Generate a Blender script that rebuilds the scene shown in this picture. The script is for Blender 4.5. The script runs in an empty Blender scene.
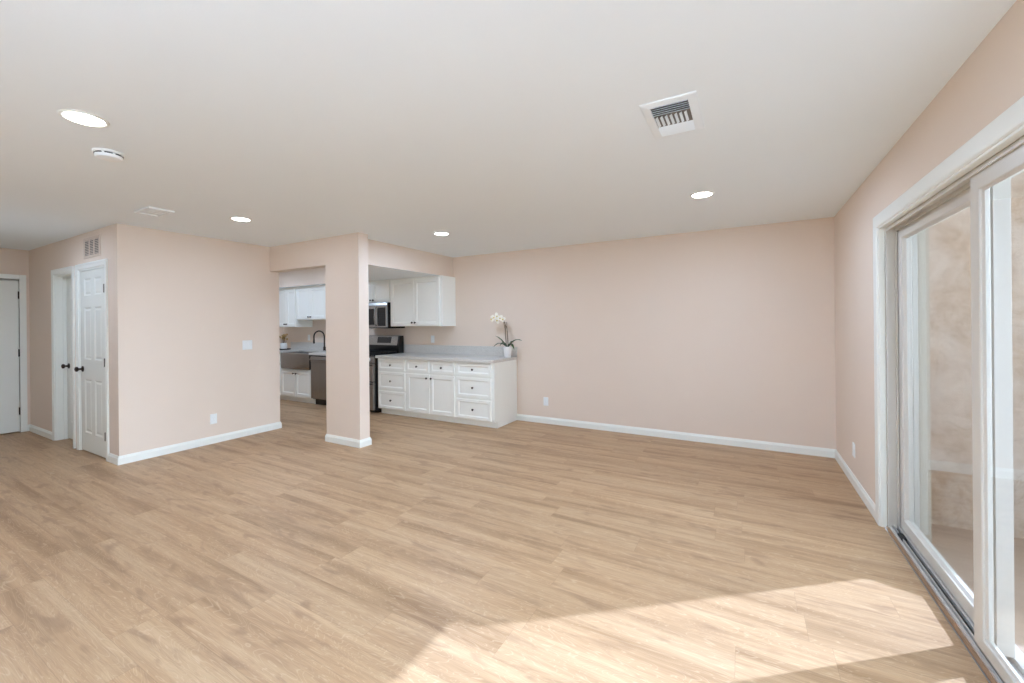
import bpy, bmesh, math, random
from mathutils import Vector, Matrix
random.seed(7)
S = bpy.context.scene
COL = S.collection

# ------------------------------------------------------------------ camera
def make_camera():
    yaw, roll = 0.5117, 0.0092
    c, s = math.cos(yaw), math.sin(yaw)
    R0 = Vector((c, s, 0)); U0 = Vector((0, 0, 1)); F = Vector((-s, c, 0))
    cr, sr = math.cos(roll), math.sin(roll)
    R = R0 * cr - U0 * sr
    U = R0 * sr + U0 * cr
    B = -F
    cam = bpy.data.cameras.new('camera')
    o = bpy.data.objects.new('camera', cam)
    COL.objects.link(o)
    m = Matrix(((R.x, U.x, B.x, 0), (R.y, U.y, B.y, 0), (R.z, U.z, B.z, 1.3884), (0, 0, 0, 1)))
    o.matrix_world = m
    cam.sensor_width = 36.0
    cam.lens = 416.12 / 1024 * 36
    cam.shift_y = (323.76 - 341.5) / 1024
    cam.clip_start = 0.02
    S.camera = o
make_camera()

# ------------------------------------------------------------------ light
S.view_settings.view_transform = 'Standard'
S.view_settings.look = 'None'
S.view_settings.gamma = 1.0
S.view_settings.use_curve_mapping = False
S.view_settings.exposure = 1.56
S.cycles.max_bounces = 14
S.cycles.diffuse_bounces = 10
S.cycles.transparent_max_bounces = 16
S.cycles.use_denoising = True

w = bpy.data.worlds.new('sky'); S.world = w; w.use_nodes = True
nt = w.node_tree; nt.nodes.clear()
bg = nt.nodes.new('ShaderNodeBackground'); wo = nt.nodes.new('ShaderNodeOutputWorld')
# hazy sky, plus an added glow low towards +X to light the room
SKY, SKY_BASE, SKY_GLOW = (0.76, 0.93, 1.15, 1), 0.28, 6.4
tc = nt.nodes.new('ShaderNodeTexCoord'); dp = nt.nodes.new('ShaderNodeVectorMath'); dp.operation = 'DOT_PRODUCT'
nt.links.new(tc.outputs['Generated'], dp.inputs[0]); dp.inputs[1].default_value = Vector((1, .18, .16)).normalized()
def wm(op, a, b):
    n = nt.nodes.new('ShaderNodeMath'); n.operation = op
    for i, v in enumerate((a, b)):
        if isinstance(v, bpy.types.NodeSocket): nt.links.new(v, n.inputs[i])
        else: n.inputs[i].default_value = v
    return n.outputs[0]
glow = wm('POWER', wm('MAXIMUM', dp.outputs['Value'], 0.0), 9.0)
nt.links.new(wm('ADD', wm('MULTIPLY', glow, SKY_GLOW), SKY_BASE), bg.inputs[1])
bg.inputs[0].default_value = SKY
nt.links.new(bg.outputs[0], wo.inputs[0])

SUN_SLOPE, SUN_RISE = 0.80, 0.90          # dY/dX and dZ/dX towards the sun
sd = Vector((1, SUN_SLOPE, SUN_RISE)).normalized()
sun = bpy.data.lights.new('sun', 'SUN'); sun.energy = 2.25; sun.angle = math.radians(0.6); sun.color = (0.80, 1.0, 1.42)
so = bpy.data.objects.new('sun', sun); COL.objects.link(so)
so.rotation_euler = sd.to_track_quat('Z', 'Y').to_euler(); so.location = (6, 6, 6)

def portal(name, loc, rot, sx, sy):
    l = bpy.data.lights.new(name, 'AREA'); l.shape = 'RECTANGLE'; l.size = sx; l.size_y = sy
    l.cycles.is_portal = True
    o = bpy.data.objects.new(name, l); COL.objects.link(o); o.location = loc; o.rotation_euler = rot
portal('daylight_portal', (0.97, 2.44, 1.0), (0, math.radians(90), 0), 1.98, 2.42)
portal('daylight_portal', (-1.1, -2.16, 1.42), (math.radians(90), 0, 0), 2.6, 1.35)
portal('daylight_portal', (0.97, -0.75, 1.35), (0, math.radians(90), 0), 1.5, 1.7)

# ------------------------------------------------------------------ materials
def lin(v):
    v /= 255.0
    return v / 12.92 if v <= 0.04045 else ((v + 0.055) / 1.055) ** 2.4
def rgb(r, g, b): return (lin(r), lin(g), lin(b), 1.0)

class NT:
    def __init__(self, name):
        self.m = bpy.data.materials.new(name); self.m.use_nodes = True
        self.t = self.m.node_tree; self.n = self.t.nodes
        self.b = self.n['Principled BSDF']
    def add(self, typ, **kw):
        nd = self.n.new(typ)
        for k, v in kw.items():
            if k.startswith('i_'):
                key = k[2:]
                key = int(key) if key.isdigit() else key.replace('_', ' ')
                self.put(nd.inputs[key], v)
            else: setattr(nd, k, v)
        return nd
    def put(self, sock, v):
        if isinstance(v, bpy.types.NodeSocket): self.t.links.new(v, sock)
        else: sock.default_value = v
    def math(self, op, a, b=0.0, c=0.0):
        nd = self.n.new('ShaderNodeMath'); nd.operation = op
        self.put(nd.inputs[0], a); self.put(nd.inputs[1], b)
        if op in ('MULTIPLY_ADD', 'WRAP'): self.put(nd.inputs[2], c)
        return nd.outputs[0]
    def mix(self, f, a, b, typ='MIX'):
        nd = self.n.new('ShaderNodeMix'); nd.data_type = 'RGBA'; nd.blend_type = typ
        self.put(nd.inputs[0], f); self.put(nd.inputs[6], a); self.put(nd.inputs[7], b)
        return nd.outputs[2]
    def ramp(self, f, stops):
        nd = self.n.new('ShaderNodeValToRGB'); e = nd.color_ramp.elements
        e[0].position, e[0].color = stops[0]; e[1].position, e[1].color = stops[-1]
        for p, c in stops[1:-1]:
            x = e.new(p); x.color = c
        self.put(nd.inputs[0], f)
        return nd.outputs[0]
    def noise(self, vec, scale, detail=4, rough=0.5, dist=0.0):
        nd = self.n.new('ShaderNodeTexNoise')
        self.put(nd.inputs['Vector'], vec)
        nd.inputs['Scale'].default_value = scale; nd.inputs['Detail'].default_value = detail
        nd.inputs['Roughness'].default_value = rough; nd.inputs['Distortion'].default_value = dist
        return nd.outputs[0]
    def obj(self): return self.n.new('ShaderNodeTexCoord').outputs['Object']
    def bump(self, h, strength=0.1, dist=0.01):
        nd = self.n.new('ShaderNodeBump'); nd.inputs['Strength'].default_value = strength
        nd.inputs['Distance'].default_value = dist; self.put(nd.inputs['Height'], h)
        self.t.links.new(nd.outputs[0], self.b.inputs['Normal'])

def plain(name, col, rough=0.5, metal=0.0, spec=0.5, var=0.03, scale=8.0, bump=0.0, bscale=60.0, emit=None, coat=0.0):
    t = NT(name)
    v = t.obj()
    n = t.noise(v, scale, 3)
    d = tuple(max(0, x * (1 - var)) for x in col[:3]) + (1,)
    l = tuple(min(1, x * (1 + var)) for x in col[:3]) + (1,)
    t.put(t.b.inputs['Base Color'], t.mix(n, d, l))
    t.b.inputs['Roughness'].default_value = rough
    t.b.inputs['Metallic'].default_value = metal
    t.b.inputs['Specular IOR Level'].default_value = spec
    t.b.inputs['Coat Weight'].default_value = coat
    if bump: t.bump(t.noise(v, bscale, 2), bump, 0.004)
    if emit:
        t.b.inputs['Emission Color'].default_value = emit[0]; t.b.inputs['Emission Strength'].default_value = emit[1]
    return t.m

M = {}
WALL = rgb(229, 214, 199)
M['wall'] = plain('wall_paint_beige', WALL, 0.75, spec=0.25, var=0.012, scale=3, bump=0.08, bscale=160)
M['ceiling'] = plain('ceiling_paint_white', rgb(238, 245, 248), 0.85, spec=0.2, var=0.01, scale=2, bump=0.08, bscale=130)
M['trim'] = plain('trim_paint_white', rgb(238, 241, 235), 0.38, var=0.01)
M['door'] = plain('door_paint_white', rgb(230, 233, 226), 0.4, var=0.01)
M['cabinet'] = plain('cabinet_paint_white', rgb(244, 246, 240), 0.38, var=0.01)
M['vinyl'] = plain('vinyl_frame_white', rgb(212, 208, 199), 0.32, var=0.015)
M['bronze'] = plain('dark_bronze', rgb(60, 52, 47), 0.28, 0.85, var=0.1)
M['hinge'] = plain('hinge_nickel', rgb(84, 80, 76), 0.45, 0.5, var=0.05)
M['steel'] = plain('stainless_steel', rgb(160, 158, 155), 0.27, 0.95, var=0.05, scale=20)
M['alu'] = plain('aluminium_track', rgb(206, 204, 200), 0.32, 0.35, var=0.05, scale=20)
M['black'] = plain('black_enamel', rgb(20, 20, 21), 0.25, var=0.1)
M['blackglass'] = plain('black_glass', rgb(10, 10, 11), 0.06, var=0.05)
M['iron'] = plain('cast_iron', rgb(24, 24, 25), 0.6, var=0.1)
M['plastic'] = plain('white_plastic', rgb(238, 242, 242), 0.35, var=0.01)
M['slot'] = plain('dark_slot', rgb(45, 43, 40), 0.7, var=0.1)
M['cream'] = plain('exterior_trim_cream', rgb(186, 176, 158), 0.6, var=0.03)
M['grille'] = plain('grille_paint_cream', rgb(214, 199, 184), 0.5, var=0.02)
M['register'] = plain('register_paint_white', rgb(238, 245, 248), 0.45, var=0.01)
M['ductdark'] = plain('duct_interior', rgb(120, 117, 112), 0.8, var=0.1)  # flat grey standing for the shade inside the vents
M['pot'] = plain('white_ceramic', rgb(240, 240, 238), 0.25, var=0.01)
M['soil'] = plain('bark_soil', rgb(70, 52, 38), 0.9, var=0.4, scale=60)
M['leaf'] = plain('orchid_leaf', rgb(62, 88, 48), 0.35, var=0.25, scale=14)
M['stem'] = plain('orchid_stem', rgb(120, 104, 78), 0.5, var=0.2, scale=30)
M['stake'] = plain('flower_stake_brown', rgb(112, 92, 78), 0.6, var=0.15, scale=30)
M['petal'] = plain('orchid_petal', rgb(250, 246, 232), 0.5, var=0.02)
M['lip'] = plain('orchid_lip', rgb(214, 190, 96), 0.5, var=0.15)
M['dry'] = plain('dried_flower_gold', rgb(176, 146, 92), 0.8, var=0.3, scale=40)
M['drystem'] = plain('dried_stem_brown', rgb(64, 46, 36), 0.8, var=0.2)
M['tray'] = plain('dark_tray', rgb(52, 48, 44), 0.5, var=0.1)
M['wood_edge'] = plain('threshold_oak', rgb(150, 118, 90), 0.45, var=0.15, scale=30)
M['paver'] = plain('patio_slab_tan', rgb(172, 150, 132), 0.85, var=0.08, scale=5, bump=0.15, bscale=70)
M['concrete'] = plain('patio_concrete', rgb(214, 209, 202), 0.85, var=0.06, scale=5, bump=0.15, bscale=70)
M['lamp'] = plain('lamp_diffuser', rgb(255, 253, 248), 0.5, emit=((1, 0.97, 0.92, 1), 6.0))
M['display'] = plain('appliance_display', rgb(8, 8, 10), 0.1)

def quartz():
    t = NT('grey_quartz'); v = t.obj()
    n = t.noise(v, 90, 4, 0.6); n2 = t.noise(v, 7, 5, 0.6, 0.6)
    c = t.ramp(n, [(0.35, rgb(190, 188, 182)), (0.65, rgb(218, 216, 210))])
    c = t.mix(t.math('MULTIPLY', n2, 0.35), c, rgb(222, 222, 220))
    t.put(t.b.inputs['Base Color'], c); t.b.inputs['Roughness'].default_value = 0.3
    return t.m
M['quartz'] = quartz()

def stucco():
    t = NT('beige_stucco'); v = t.obj()
    big = t.noise(v, 1.7, 5, 0.6, 0.8); mid = t.noise(v, 9, 6, 0.65, 0.4); fine = t.noise(v, 70, 4, 0.7)
    c = t.ramp(mid, [(0.3, rgb(170, 145, 121)), (0.52, rgb(198, 177, 155)), (0.75, rgb(216, 200, 182))])
    c = t.mix(t.ramp(big, [(0.46, (0, 0, 0, 1)), (0.66, (0.75, 0.75, 0.75, 1))]), c, rgb(226, 216, 204))
    vein = t.math('ABSOLUTE', t.math('SUBTRACT', t.noise(v, 2.6, 5, 0.6, 1.2), 0.5))
    c = t.mix(t.ramp(vein, [(0.0, (0.35, 0.35, 0.35, 1)), (0.012, (0, 0, 0, 1))]), c, rgb(158, 131, 107))
    c = t.mix(t.math('MULTIPLY', fine, 0.3), c, rgb(174, 149, 126))
    t.put(t.b.inputs['Base Color'], c); t.b.inputs['Roughness'].default_value = 0.9
    t.b.inputs['Specular IOR Level'].default_value = 0.15
    t.bump(t.math('ADD', t.math('MULTIPLY', mid, 0.8), fine), 0.35, 0.012)
    return t.m
M['stucco'] = stucco()

PLANK_W, PLANK_L = 0.183, 1.22
def floor_mat():
    t = NT('light_oak_plank')
    sep = t.add('ShaderNodeSeparateXYZ'); t.put(sep.inputs[0], t.obj())
    x, y = sep.outputs[0], sep.outputs[1]
    row_f = t.math('DIVIDE', y, PLANK_W); row = t.math('FLOOR', row_f)
    wn = t.add('ShaderNodeTexWhiteNoise', noise_dimensions='1D'); t.put(wn.inputs['W'], row)
    xs = t.math('ADD', t.math('DIVIDE', x, PLANK_L), t.math('MULTIPLY', wn.outputs[0], 7.3))
    col = t.math('FLOOR', xs)
    pid = t.math('ADD', t.math('MULTIPLY', row, 17.13), t.math('MULTIPLY', col, 3.71))
    w2 = t.add('ShaderNodeTexWhiteNoise', noise_dimensions='1D'); t.put(w2.inputs['W'], pid)
    rnd = w2.outputs[0]
    # per-plank grain coordinates
    def coords(sx, sy, k):
        cb = t.add('ShaderNodeCombineXYZ')
        t.put(cb.inputs[0], t.math('ADD', t.math('MULTIPLY', x, sx), t.math('MULTIPLY', rnd, 37.0 * k)))
        t.put(cb.inputs[1], t.math('ADD', t.math('MULTIPLY', y, sy), t.math('MULTIPLY', rnd, 11.0)))
        t.put(cb.inputs[2], t.math('MULTIPLY', rnd, 23.0))
        return cb.outputs[0]
    broad = t.noise(coords(0.55, 9.0, 1), 1.0, 4, 0.55, 0.4)
    streak = t.noise(coords(2.2, 46.0, 1.7), 1.0, 5, 0.62, 0.3)
    pore = t.noise(coords(9.0, 260.0, 2.3), 1.0, 3, 0.6)
    # cathedral figure: contour lines of a stretched noise
    fig = t.noise(coords(1.3, 9.0, 0.6), 1.0, 3, 0.5, 0.9)
    rings = t.math('ABSOLUTE', t.math('SUBTRACT', t.math('FRACT', t.math('MULTIPLY', fig, 26.0)), 0.5))
    c = t.ramp(broad, [(0.30, rgb(153, 120, 86)), (0.47, rgb(186, 152, 116)), (0.70, rgb(200, 168, 132))])
    c = t.mix(t.ramp(streak, [(0.36, (0.34, 0.34, 0.34, 1)), (0.54, (0, 0, 0, 1))]), c, rgb(152, 119, 88))
    c = t.mix(t.ramp(streak, [(0.56, (0, 0, 0, 1)), (0.76, (0.30, 0.30, 0.30, 1))]), c, rgb(214, 187, 154))
    c = t.mix(t.ramp(rings, [(0.0, (0.40, 0.40, 0.40, 1)), (0.12, (0, 0, 0, 1))]), c, rgb(218, 192, 160))
    cloud = t.noise(coords(3.2, 13.0, 3.1), 1.0, 3, 0.5, 0.8)
    c = t.mix(t.ramp(cloud, [(0.56, (0, 0, 0, 1)), (0.70, (0.5, 0.5, 0.5, 1))]), c, rgb(140, 108, 82))
    c = t.mix(t.ramp(pore, [(0.36, (0.22, 0.22, 0.22, 1)), (0.5, (0, 0, 0, 1))]), c, rgb(140, 106, 76))
    tone = t.math('MULTIPLY_ADD', rnd, 0.09, 0.915)
    cb = t.add('ShaderNodeCombineColor'); 
    for i in range(3): t.put(cb.inputs[i], tone)
    c = t.mix(1.0, c, cb.outputs[0], 'MULTIPLY')
    # seams
    fy = t.math('FRACT', row_f); fx = t.math('FRACT', xs)
    ey = t.math('MINIMUM', fy, t.math('SUBTRACT', 1.0, fy))
    ex = t.math('MINIMUM', fx, t.math('SUBTRACT', 1.0, fx))
    sy = t.math('LESS_THAN', ey, 0.006); sx = t.math('LESS_THAN', ex, 0.0009)
    seam = t.math('MAXIMUM', sy, sx)
    c = t.mix(t.math('MULTIPLY', seam, 0.28), c, rgb(112, 82, 58))
    t.put(t.b.inputs['Base Color'], c)
    t.put(t.b.inputs['Roughness'], t.math('MULTIPLY_ADD', streak, 0.16, 0.36))
    t.b.inputs['Specular IOR Level'].default_value = 0.42
    t.bump(t.math('SUBTRACT', t.math('MULTIPLY', pore, 0.25), seam), 0.12, 0.002)
    return t.m
M['floor'] = floor_mat()

def glass():
    t = NT('window_glass')
    t.n.remove(t.b)
    out = [n for n in t.n if n.type == 'OUTPUT_MATERIAL'][0]
    tr = t.add('ShaderNodeBsdfTransparent'); tr.inputs[0].default_value = (0.985, 0.992, 0.988, 1)
    gl = t.add('ShaderNodeBsdfGlossy'); gl.inputs['Roughness'].default_value = 0.0
    geo = t.add('ShaderNodeNewGeometry')
    fr = t.add('ShaderNodeFresnel'); t.put(fr.inputs[0], t.math('MULTIPLY_ADD', geo.outputs['Backfacing'], 1 / 1.45 - 1.45, 1.45))
    mx = t.add('ShaderNodeMixShader')
    t.put(mx.inputs[0], fr.outputs[0]); t.put(mx.inputs[1], tr.outputs[0]); t.put(mx.inputs[2], gl.outputs[0])
    t.t.links.new(mx.outputs[0], out.inputs[0])
    return t.m
M['glass'] = glass()

# ------------------------------------------------------------------ mesh helpers
ORIGIN = {}
def tag(o, label=None, cat=None, group=None, kind=None):
    if label: o['label'] = label
    if cat: o['category'] = cat
    if group: o['group'] = group
    if kind: o['kind'] = kind
    return o
def thing(name, loc, label, cat, group=None):
    o = bpy.data.objects.new(name, None); COL.objects.link(o); o.location = loc
    o.empty_display_size = 0.1
    ORIGIN[o] = Vector(loc)
    return tag(o, label, cat, group)
def obj(name, bm, mat, parent=None, bevel=0.0, smooth=False, kind=None, label=None, origin=None, auto=35):
    """Link a bmesh (built in world coordinates) as one mesh object."""
    org = ORIGIN[parent] if parent is not None else Vector(origin or (0, 0, 0))
    if org.length: bmesh.ops.translate(bm, verts=bm.verts, vec=-org)
    bmesh.ops.recalc_face_normals(bm, faces=bm.faces)
    me = bpy.data.meshes.new(name); bm.to_mesh(me); bm.free()
    for m in (mat if isinstance(mat, (list, tuple)) else [mat]): me.materials.append(m)
    if smooth:
        me.polygons.foreach_set('use_smooth', [True] * len(me.polygons))
        me.set_sharp_from_angle(angle=math.radians(auto))
    o = bpy.data.objects.new(name, me); COL.objects.link(o)
    ORIGIN[o] = org
    if parent is not None: o.parent = parent
    else: o.location = org
    if bevel:
        b = o.modifiers.new('edge', 'BEVEL'); b.width = bevel; b.segments = 2; b.limit_method = 'ANGLE'; b.angle_limit = math.radians(40)
    if kind: o['kind'] = kind
    if label: o['label'] = label
    return o
def B(): return bmesh.new()
def box(bm, x0, x1, y0, y1, z0, z1, mi=0):
    v = [bm.verts.new(p) for p in ((x0, y0, z0), (x1, y0, z0), (x1, y1, z0), (x0, y1, z0), (x0, y0, z1), (x1, y0, z1), (x1, y1, z1), (x0, y1, z1))]
    for f in ((0, 3, 2, 1), (4, 5, 6, 7), (0, 1, 5, 4), (1, 2, 6, 5), (2, 3, 7, 6), (3, 0, 4, 7)):
        bm.faces.new([v[i] for i in f]).material_index = mi
    return bm
def loop_faces(bm, a, b, closed=True, mi=0):
    n = len(a)
    for i in range(n if closed else n - 1):
        j = (i + 1) % n
        bm.faces.new((a[i], a[j], b[j], b[i])).material_index = mi
def prism(bm, outline, axis, a, b, mi=0):
    """Extrude a 2D outline along an axis (0=x,1=y,2=z); outline coords fill the other two in order."""
    def P(p, t):
        q = list(p); q.insert(axis, t); return bm.verts.new(q)
    A = [P(p, a) for p in outline]; Bv = [P(p, b) for p in outline]
    loop_faces(bm, A, Bv, mi=mi)
    bm.faces.new(A).material_index = mi; bm.faces.new(list(reversed(Bv))).material_index = mi
    return bm
def frame_of(d):
    d = Vector(d).normalized()
    a = Vector((0, 0, 1)) if abs(d.z) < 0.9 else Vector((1, 0, 0))
    u = d.cross(a).normalized(); return u, d.cross(u).normalized()
def tube(bm, pts, radii, n=10, cap=True, mi=0):
    pts = [Vector(p) for p in pts]
    if not isinstance(radii, (list, tuple)): radii = [radii] * len(pts)
    prev = None; first = None
    u = None
    for i, p in enumerate(pts):
        d = (pts[min(i + 1, len(pts) - 1)] - pts[max(i - 1, 0)]).normalized()
        if u is None: u, v = frame_of(d)
        else:
            u = (u - d * u.dot(d)).normalized(); v = d.cross(u)
        ring = [bm.verts.new(p + (u * math.cos(k * 2 * math.pi / n) + v * math.sin(k * 2 * math.pi / n)) * radii[i]) for k in range(n)]
        if prev: loop_faces(bm, prev, ring, mi=mi)
        else: first = ring
        prev = ring
    if cap:
        bm.faces.new(list(reversed(first))).material_index = mi; bm.faces.new(prev).material_index = mi
    return bm
def lathe(bm, c, prof, axis=(0, 0, 1), n=24, mi=0):
    """prof: list of (radius, height along axis)."""
    c = Vector(c); ax = Vector(axis).normalized(); u, v = frame_of(ax)
    prev = None
    for r, h in prof:
        if r < 1e-6: ring = [bm.verts.new(c + ax * h)]
        else: ring = [bm.verts.new(c + ax * h + (u * math.cos(k * 2 * math.pi / n) + v * math.sin(k * 2 * math.pi / n)) * r) for k in range(n)]
        if prev:
            if len(prev) == 1 and len(ring) == 1: pass
            elif len(prev) == 1:
                for k in range(n): bm.faces.new((prev[0], ring[k], ring[(k + 1) % n])).material_index = mi
            elif len(ring) == 1:
                for k in range(n): bm.faces.new((prev[k], prev[(k + 1) % n], ring[0])).material_index = mi
            else: loop_faces(bm, prev, ring, mi=mi)
        prev = ring
    return bm
def ring_panel(bm, o, eu, ev, ew, u0, u1, v0, v1, rings, close_back=True):
    """A rectangle in the plane (o,eu,ev) with profile rings (inset, height along ew)."""
    o, eu, ev, ew = Vector(o), Vector(eu), Vector(ev), Vector(ew)
    prev = None; first = None
    for ins, h in rings:
        r = [bm.verts.new(o + eu * a + ev * b + ew * h) for a, b in ((u0 + ins, v0 + ins), (u1 - ins, v0 + ins), (u1 - ins, v1 - ins), (u0 + ins, v1 - ins))]
        if prev: loop_faces(bm, prev, r)
        else: first = r
        prev = r
    bm.faces.new(prev)
    if close_back: bm.faces.new(list(reversed(first)))
    return bm

# ------------------------------------------------------------------ room numbers
H = 2.44
XR, YB, XL, YH, XF = 0.788, 5.271, -5.528, 1.715, -8.46
YP0, YP1, XP0, XP1 = 3.26, 3.40, -4.395, -3.817          # pillar
HDR = 2.12
REAR, ENTRY_Y, ENTRY_X = -2.2, 0.38, -4.6
DY0, DY1, DZ = 1.22, 3.660, 2.014                          # slider opening

# ------------------------------------------------------------------ structure
def struct(name, bm, mat, **k):
    return obj(name, bm, mat, kind='structure', **k)
struct('floor', box(B(), XF - 0.12, 0.80, REAR - 0.12, YB + 0.12, -0.06, 0), M['floor'])
struct('ceiling', box(B(), XF - 0.12, 1.0, REAR - 0.12, YB + 0.12, H, H + 0.12), M['ceiling'])
struct('wall_back', box(B(), XF - 0.12, 1.0, YB, YB + 0.12, 0, H), M['wall'])
bm = B()
box(bm, XR, 1.0, DY1, YB, 0, H); box(bm, XR, 1.0, DY0, DY1, DZ, H); 
SW0, SW1, SZ0, SZ1 = -1.6, 0.1, 0.6, 2.1        # side window added out of view to light the room from the right
box(bm, XR, 1.0, REAR, SW0, 0, H); box(bm, XR, 1.0, SW1, DY0, 0, H); box(bm, XR, 1.0, SW0, SW1, 0, SZ0); box(bm, XR, 1.0, SW0, SW1, SZ1, H)
struct('wall_right', bm, M['wall'])
struct('wall_left', box(B(), XL - 0.12, XL, YH, YP1 - 0.016, 0, H), M['wall'])
# hall wall with its two door openings
CL0, CL1, OP0, OP1, DH = -6.60, -5.83, -7.435, -6.80, 2.04
bm = B()
box(bm, CL1, XL - 0.12, YH, YH + 0.12, 0, H); box(bm, OP1, CL0, YH, YH + 0.12, 0, H); box(bm, XF, OP0, YH, YH + 0.12, 0, H)
box(bm, CL0, CL1, YH, YH + 0.12, DH, H); box(bm, OP0, OP1, YH, YH + 0.12, DH, H)
struct('wall_hall', bm, M['wall'])
# far end wall of the hall and kitchen, with a door opening
FD0, FD1 = 0.80, 1.625
bm = B()
box(bm, XF - 0.12, XF, FD1, YB, 0, H); box(bm, XF - 0.12, XF, ENTRY_Y - .1, FD0, 0, H); box(bm, XF - 0.12, XF, FD0, FD1, DH, H); box(bm, XF - 0.14, XF - 0.12, FD0 - .1, FD1 + .1, 0, DH + .1)  # last box: backing added behind the door against light leaks
struct('wall_far', bm, M['wall'])
bm = B()
box(bm, XF, ENTRY_X, ENTRY_Y - 0.12, ENTRY_Y, 0, H); box(bm, ENTRY_X - 0.12, ENTRY_X, REAR, ENTRY_Y - 0.12, 0, H)
struct('wall_entry', bm, M['wall'])
struct('wall_kitchen', box(B(), XF, XL - 0.12, YP0, YP1 - 0.016, 0, H), M['wall'])
# rear wall; its unseen window is added to light the room and ceiling
WX0, WX1, WZ0, WZ1 = -2.4, 0.2, 0.75, 2.1
bm = B()
box(bm, ENTRY_X, WX0, REAR - 0.12, REAR, 0, H); box(bm, WX1, 1.0, REAR - 0.12, REAR, 0, H)
box(bm, WX0, WX1, REAR - 0.12, REAR, WZ1, H); box(bm, WX0, WX1, REAR - 0.12, REAR, 0, WZ0)
struct('wall_rear', bm, M['wall'])
bm = B()
for a in ((WX0, WX0 + .05, WZ0, WZ1), (WX1 - .05, WX1, WZ0, WZ1), (WX0 + .05, WX1 - .05, WZ0, WZ0 + .05), (WX0 + .05, WX1 - .05, WZ1 - .05, WZ1), (-1.125, -1.075, WZ0 + .05, WZ1 - .05)):
    box(bm, a[0], a[1], REAR - .09, REAR - .03, a[2], a[3])
wn = struct('window_1', bm, M['vinyl'])
obj('glass_pane', box(B(), WX0 + .05, -1.125, REAR - .066, REAR - .06, WZ0 + .05, WZ1 - .05), M['glass'], wn)
obj('glass_pane', box(B(), -1.075, WX1 - .05, REAR - .066, REAR - .06, WZ0 + .05, WZ1 - .05), M['glass'], wn)
bm = B()
for a in ((SW0, SW0 + .05, SZ0, SZ1), (SW1 - .05, SW1, SZ0, SZ1), (SW0 + .05, SW1 - .05, SZ0, SZ0 + .05), (SW0 + .05, SW1 - .05, SZ1 - .05, SZ1), (-.775, -.725, SZ0 + .05, SZ1 - .05)):
    box(bm, .89, .95, a[0], a[1], a[2], a[3])
wn = struct('window_2', bm, M['vinyl'])  # unseen window, added for side daylight
obj('glass_pane', box(B(), .917, .923, SW0 + .05, -.775, SZ0 + .05, SZ1 - .05), M['glass'], wn)
obj('glass_pane', box(B(), .917, .923, -.725, SW1 - .05, SZ0 + .05, SZ1 - .05), M['glass'], wn)
# pillar and the header joining it to the wall
bm = B()
box(bm, XP0, XP1, YP0, YP1, 0, H); box(bm, XL, XP0, YP0, YP1 - 0.016, HDR - 0.006, H)
struct('wall_middle', bm, M['wall'])
# dropped soffit over the kitchen: white underside, beige faces
def soffit(x0, x1, y0, y1):
    bm = box(B(), x0, x1, y0, y1, HDR + 0.008, H)
    for f in bm.faces:
        f.normal_update()
        f.material_index = 1 if f.normal.z < -0.5 else 0
    return bm
bm = soffit(-4.68, -4.015, YP1, YB)
for a in ((-5.50, -4.68, 4.12, YB), (XF, -5.50, 4.80, YB)):
    b2 = soffit(*a); me = bpy.data.meshes.new('t'); b2.to_mesh(me); b2.free(); bm.from_mesh(me); bpy.data.meshes.remove(me)
struct('ceiling_soffit', bm, [M['wall'], M['ceiling']])

# baseboards: moulded profile
BBH, BBT = 0.088, 0.014
PROF = [(0, 0), (BBT, 0), (BBT, BBH * .72), (BBT * .75, BBH * .8), (BBT * .55, BBH * .9), (BBT * .3, BBH), (0, BBH)]
def baseboard(name, runs):
    bm = B()
    for p, q, nx, ny, e0, e1 in runs:      # straight run from p to q, wall face behind, (nx,ny) into the room, mitre extension at each end
        d = Vector((q[0] - p[0], q[1] - p[1])).normalized()
        A, Bv = [], []
        for t, z in PROF:
            A.append(bm.verts.new((p[0] + nx * t - d.x * e0 * t, p[1] + ny * t - d.y * e0 * t, z)))
            Bv.append(bm.verts.new((q[0] + nx * t + d.x * e1 * t, q[1] + ny * t + d.y * e1 * t, z)))
        loop_faces(bm, A, Bv); bm.faces.new(A); bm.faces.new(list(reversed(Bv)))
    return struct(name, bm, M['trim'])
baseboard('baseboard_back', [((-2.885, YB), (XR, YB), 0, -1, 0, -1)])
baseboard('baseboard_right', [((XR, YB), (XR, 3.747), -1, 0, -1, 0)])
baseboard('baseboard_left', [((XL, YH), (XL, YP1 - 0.016), 1, 0, 1, 1), ((-5.765, YH), (XL, YH), 0, -1, 0, 1), ((XL, YP1 - 0.016), (XL - .12, YP1 - 0.016), 0, 1, 1, 0)])
baseboard('baseboard_hall', [((XF, YH), (-7.50, YH), 0, -1, -1, 0)])
baseboard('baseboard_middle', [((XP0, YP0), (XP1, YP0), 0, -1, 1, 1), ((XP1, YP0), (XP1, YP1), 1, 0, 1, 1), ((XP0, YP1), (XP1, YP1), 0, 1, 1, 1), ((XP0, YP0), (XP0, YP1), -1, 0, 1, 1)])
baseboard('baseboard_far', [((XF, YH), (XF, 1.69), 1, 0, -1, 0), ((XF, FD0 - .066), (XF, ENTRY_Y), 1, 0, 0, -1)])
baseboard('baseboard_entry', [((XF, ENTRY_Y), (ENTRY_X, ENTRY_Y), 0, 1, -1, 1), ((ENTRY_X, REAR), (ENTRY_X, ENTRY_Y), 1, 0, -1, 1)])
baseboard('baseboard_rear', [((ENTRY_X, REAR), (XR, REAR), 0, 1, -1, -1)])

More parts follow.
